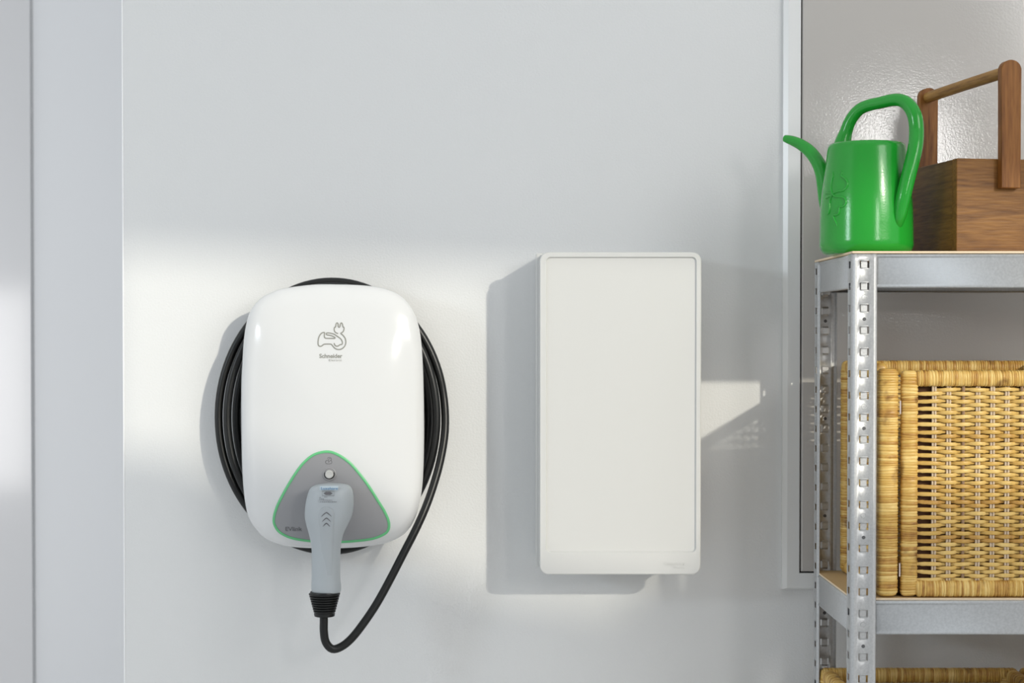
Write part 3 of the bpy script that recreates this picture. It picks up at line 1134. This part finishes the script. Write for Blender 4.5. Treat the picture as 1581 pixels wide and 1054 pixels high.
    for r in range(nr):
        put(svar[(r % 2, random.randrange(3))], 'weaver', root, (0.0125, 0, zs0 + 0.0080 * (r + 0.5)), PI / 2)
    for x in sxs:
        put(sm[0], 'stake', root, (0.0125, x, 0), PI / 2)
    for sx_, rz, nm, xs_, cnt in ((BW - 0.0125, PI / 2, 'woven_side', sxs, nr), (0.0, 0.0, 'woven_back', None, nr)):
        bm = bmesh.new()
        for r in range(cnt):
            zz = zs0 + 0.0080 * (r + 0.5)
            pts = []
            n_ = 30
            for k in range(n_ + 1):
                if nm == 'woven_side':
                    y_ = 0.026 + (BD - 0.052) * k / n_
                    pts.append(Vector((BW - 0.0125 + 0.0036 * math.cos(PI * y_ / stp + r * PI), y_, zz)))
                else:
                    x_ = 0.028 + (BW - 0.056) * k / n_
                    pts.append(Vector((x_, BD - 0.012 + 0.0036 * math.cos(PI * x_ / stp + r * PI), zz)))
            tube(bm, pts, 0.0034, 6)
        o = finish(nm, bm, M_cane, root); o['kind'] = 'stuff'
    # woven base and an added dark sheet for the shade inside, behind the front
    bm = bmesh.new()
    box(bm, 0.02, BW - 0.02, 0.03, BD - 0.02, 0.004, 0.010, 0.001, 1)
    finish('base', bm, M_inside_shade, root)
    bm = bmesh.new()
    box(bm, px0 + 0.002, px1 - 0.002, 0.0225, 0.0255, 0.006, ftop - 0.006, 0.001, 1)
    tag(finish('inside_shade_sheet', bm, M_inside_shade, root), 'dark brown sheet for the shade inside')
    # short metal pins joining post and front panel
    for zz in (0.045, ftop - 0.062):
        for xx in (0.0383, BW - 0.0383):
            bm = bmesh.new()
            tube(bm, [Vector((xx, 0.008, zz - 0.010)), Vector((xx, 0.0075, zz)), Vector((xx, 0.008, zz + 0.012))], 0.0013, 8)
            finish('hinge_pin', bm, M_pin, root)
    return root


def copy_tree(o, parent=None):
    c = o.copy()
    COL.objects.link(c)
    c.parent = parent
    for ch in list(o.children):
        copy_tree(ch, c)
    return c


GB = 'wicker baskets on the shelves'
basket = make_basket('wicker_basket')
bx = at(1356, 700, SYF + 0.006).x
basket.location = (bx - 0.0008, SYF + 0.0045, MID)
tag(basket, 'honey-coloured woven wicker basket on the middle shelf', 'basket', GB)
b2 = copy_tree(basket)
b2.location = (SX0 + 0.0065, SYF + 0.0045, LOW)
tag(b2, 'wicker basket on the lower shelf, left one, its rim just showing behind the front post', 'basket', GB)
b3 = copy_tree(basket)
b3.location = (SX0 + 0.0065 + BW + 0.005, SYF + 0.0045, LOW)
tag(b3, 'wicker basket on the lower shelf at the bottom right corner of the photo', 'basket', GB)

# ------------------------------------------------------------------ watering can
CXY = (at(1337.5, 370, -0.33).x, -0.33)
can = empty('watering_can', (CXY[0], CXY[1], TOP))
tag(can, 'bright green plastic watering can with curved spout and embossed clover', 'watering can')
S_ = 897.0
ztop = at(1337, 222, -0.33).z
CH = ztop - TOP
cprof = [(0.0, 0.0685), (0.003, 0.0735), (0.008, 0.0775), (0.016, 0.0795), (0.022, 0.0792), (0.05, 0.0788), (0.08, 0.0780), (0.105, 0.0760),
         (0.13, 0.0727), (0.155, 0.0690), (CH - 0.012, 0.0668), (CH - 0.006, 0.0660), (CH - 0.002, 0.0640), (CH, 0.0610)]


def can_r(h):
    for (h0, r0_), (h1, r1_) in zip(cprof, cprof[1:]):
        if h0 <= h <= h1: return r0_ + (r1_ - r0_) * (h - h0) / (h1 - h0)
    return cprof[-1][1]


prof = [(0.060, 0.0)] + [(r_, h_) for h_, r_ in cprof] + [(0.048, CH + 0.0003), (0.045, CH - 0.002), (0.045, CH - 0.02), (0.06, CH - 0.05), (0.06, 0.01)]
bm = bmesh.new()
lathe(bm, prof, 72)
finish('body', bm, M_green, can, angle=50)
U = Vector((0.76, -0.65, 0))
O3 = Vector((CXY[0], CXY[1], 0))
hp = [(1300, 236), (1301, 222), (1306, 204), (1313, 186), (1324, 171.5), (1338, 163.5), (1358, 158.7), (1379, 154.3), (1394, 156), (1405, 165),
      (1412.5, 180), (1414.8, 200)]
pts = [on_plane(x, y, O3, U) for x, y in hp]
pts += [at(*q) for q in ((1413.5, 225, -0.398), (1408, 250, -0.4015), (1401, 278, -0.403), (1394.5, 305, -0.402), (1389.5, 330, -0.397),
                         (1386, 345, -0.391), (1383, 357, -0.382))]
cat_ = catmull(pts, 5)
bm = bmesh.new()
tube(bm, cat_, [0.020, 0.0150, 0.0112, 0.0105, 0.0103, 0.0103, 0.0103, 0.0106, 0.0112, 0.0120, 0.0124, 0.0125, 0.0125, 0.0125, 0.0125, 0.0125, 0.0115, 0.009, 0.005], 20)
local(finish('handle', bm, M_green, angle=60), can)
sp2 = [(1294, 345), (1283, 322), (1277.5, 304), (1274, 287), (1270, 268), (1262.5, 250), (1250.5, 234), (1237, 223.5), (1225, 217.8), (1216, 214.8), (1211.5, 213.6)]
pts = catmull([on_plane(x, y, O3, U) for x, y in sp2], 5)
bm = bmesh.new()
rs = lerp_list([0.020, 0.0185, 0.0165, 0.0145, 0.0132, 0.0120, 0.0112, 0.0100, 0.0088, 0.0074, 0.0060], len(pts))
rg = tube(bm, pts, rs, 20, caps=False)
tdir = (pts[-1] - pts[-2]).normalized()
inner = [bm.verts.new(pts[-1] + (v.co - pts[-1]) * 0.72 + tdir * 0.0005) for v in rg[-1]]
deep = [bm.verts.new(pts[-4] + (v.co - pts[-4]) * 0.65) for v in rg[-4]]
for A, B in ((rg[-1], inner), (inner, deep)):
    for k in range(20): bm.faces.new((A[k], A[(k + 1) % 20], B[(k + 1) % 20], B[k]))
local(finish('spout', bm, M_green, angle=60), can)


def can_surface(px, py):
    lo, hi = CXY[1] - 0.09, CXY[1]
    f = lambda y: (lambda p: math.hypot(p.x - CXY[0], p.y - CXY[1]) - can_r(p.z - TOP))(at(px, py, y))
    for _ in range(40):
        m = (lo + hi) / 2
        if f(m) > 0: lo = m
        else: hi = m
    return at(px, py, lo)


CL = [[(285, 250), (292, 272), (285, 300), (312, 318), (338, 350), (338, 395), (305, 432), (255, 442), (212, 462), (230, 486), (300, 494),
       (326, 520), (324, 555), (300, 578), (274, 582), (268, 615), (262, 642), (235, 656), (216, 658), (222, 690), (240, 728), (250, 756)],
      [(210, 262), (212, 300), (200, 345), (192, 400), (197, 440), (206, 466), (192, 500), (180, 545), (181, 595), (172, 640), (155, 650)],
      [(206, 466), (175, 456), (145, 462)], [(206, 474), (175, 488), (145, 508)]]
for pl in CL:
    bm = bmesh.new()
    pts = catmull([can_surface(1250 + u / 5.856, 220 + v / 5.856) for u, v in pl], 4)
    tube(bm, pts, [0.0008] + [0.0021] * 8 + [0.0008], 8)
    local(finish('embossed_clover', bm, M_green, angle=70), can)

# ------------------------------------------------------------------ wooden tote
TR = math.radians(10)
ty = SYF + 0.026
tx = at(1477, 300, ty).x
tote = empty('wooden_tote', (tx, ty, TOP), TR)
tag(tote, 'dark-stained wooden tool carrier with round handle bar, behind the green watering can', 'tool box')
TW, TL, TH_ = 0.186, 0.315, 0.1555
pl = 0.018
sd = 0.008


def tb(name, x0, x1, y0, y1, z0, z1, m, bv=0.0012):
    return box_obj(name, x0, x1, y0, y1, z0, z1, m, tote, bv, 2)


tb('end_board', 0, TW, 0, pl, 0.0005, TH_, M_wood_x)
tb('end_board', 0, TW, TL - pl, TL, 0.0005, TH_, M_wood_x)
tb('side_board', 0.0008, 0.013, pl + 0.0003, TL - pl - 0.0003, 0.0005, TH_ - 0.0006, M_wood_y)
tb('side_board', TW - 0.013, TW - 0.0008, pl + 0.0003, TL - pl - 0.0003, 0.0005, TH_ - 0.0006, M_wood_y)
tb('base_board', 0.013, TW - 0.013, pl, TL - pl, 0.0005, 0.010, M_wood_y)
uc = 0.0895
uw = 0.0172
zt = at(1556, 92, ty).z - TOP
zb = at(1556, 290, ty).z - TOP
for y0, y1 in ((-0.0155, -0.0002), (TL + 0.0002, TL + 0.0155)):
    bm = bmesh.new()
    out = [Vector((uc - uw, 0, zb)), Vector((uc + uw, 0, zb))]
    rr_ = uw
    for k in range(0, 13):
        a_ = PI * k / 12
        out.append(Vector((uc + rr_ * math.cos(a_), 0, zt - rr_ * 0.85 + rr_ * 0.85 * math.sin(a_))))
    rings = [[p + Vector((0, y_, 0)) for p in out] for y_ in (y0, y1)]
    loft(bm, rings)
    bmesh.ops.bevel(bm, geom=[e for e in bm.edges if e.calc_length() > 0.0 and len({round(v.co.y, 5) for v in e.verts}) == 1],
                    offset=0.001, segments=1, affect='EDGES')
    finish('upright', bm, M_wood_z, tote, angle=35)
bm = bmesh.new()
dz = at(1541, 108.5, ty).z - TOP
tube(bm, [Vector((uc - 0.002, -0.001, dz)), Vector((uc - 0.002, TL / 2, dz + 0.0005)), Vector((uc - 0.002, TL + 0.001, dz))], 0.0098, 20)
tag(finish('handle_bar', bm, M_dowel, tote, angle=50), 'paler round wooden bar')
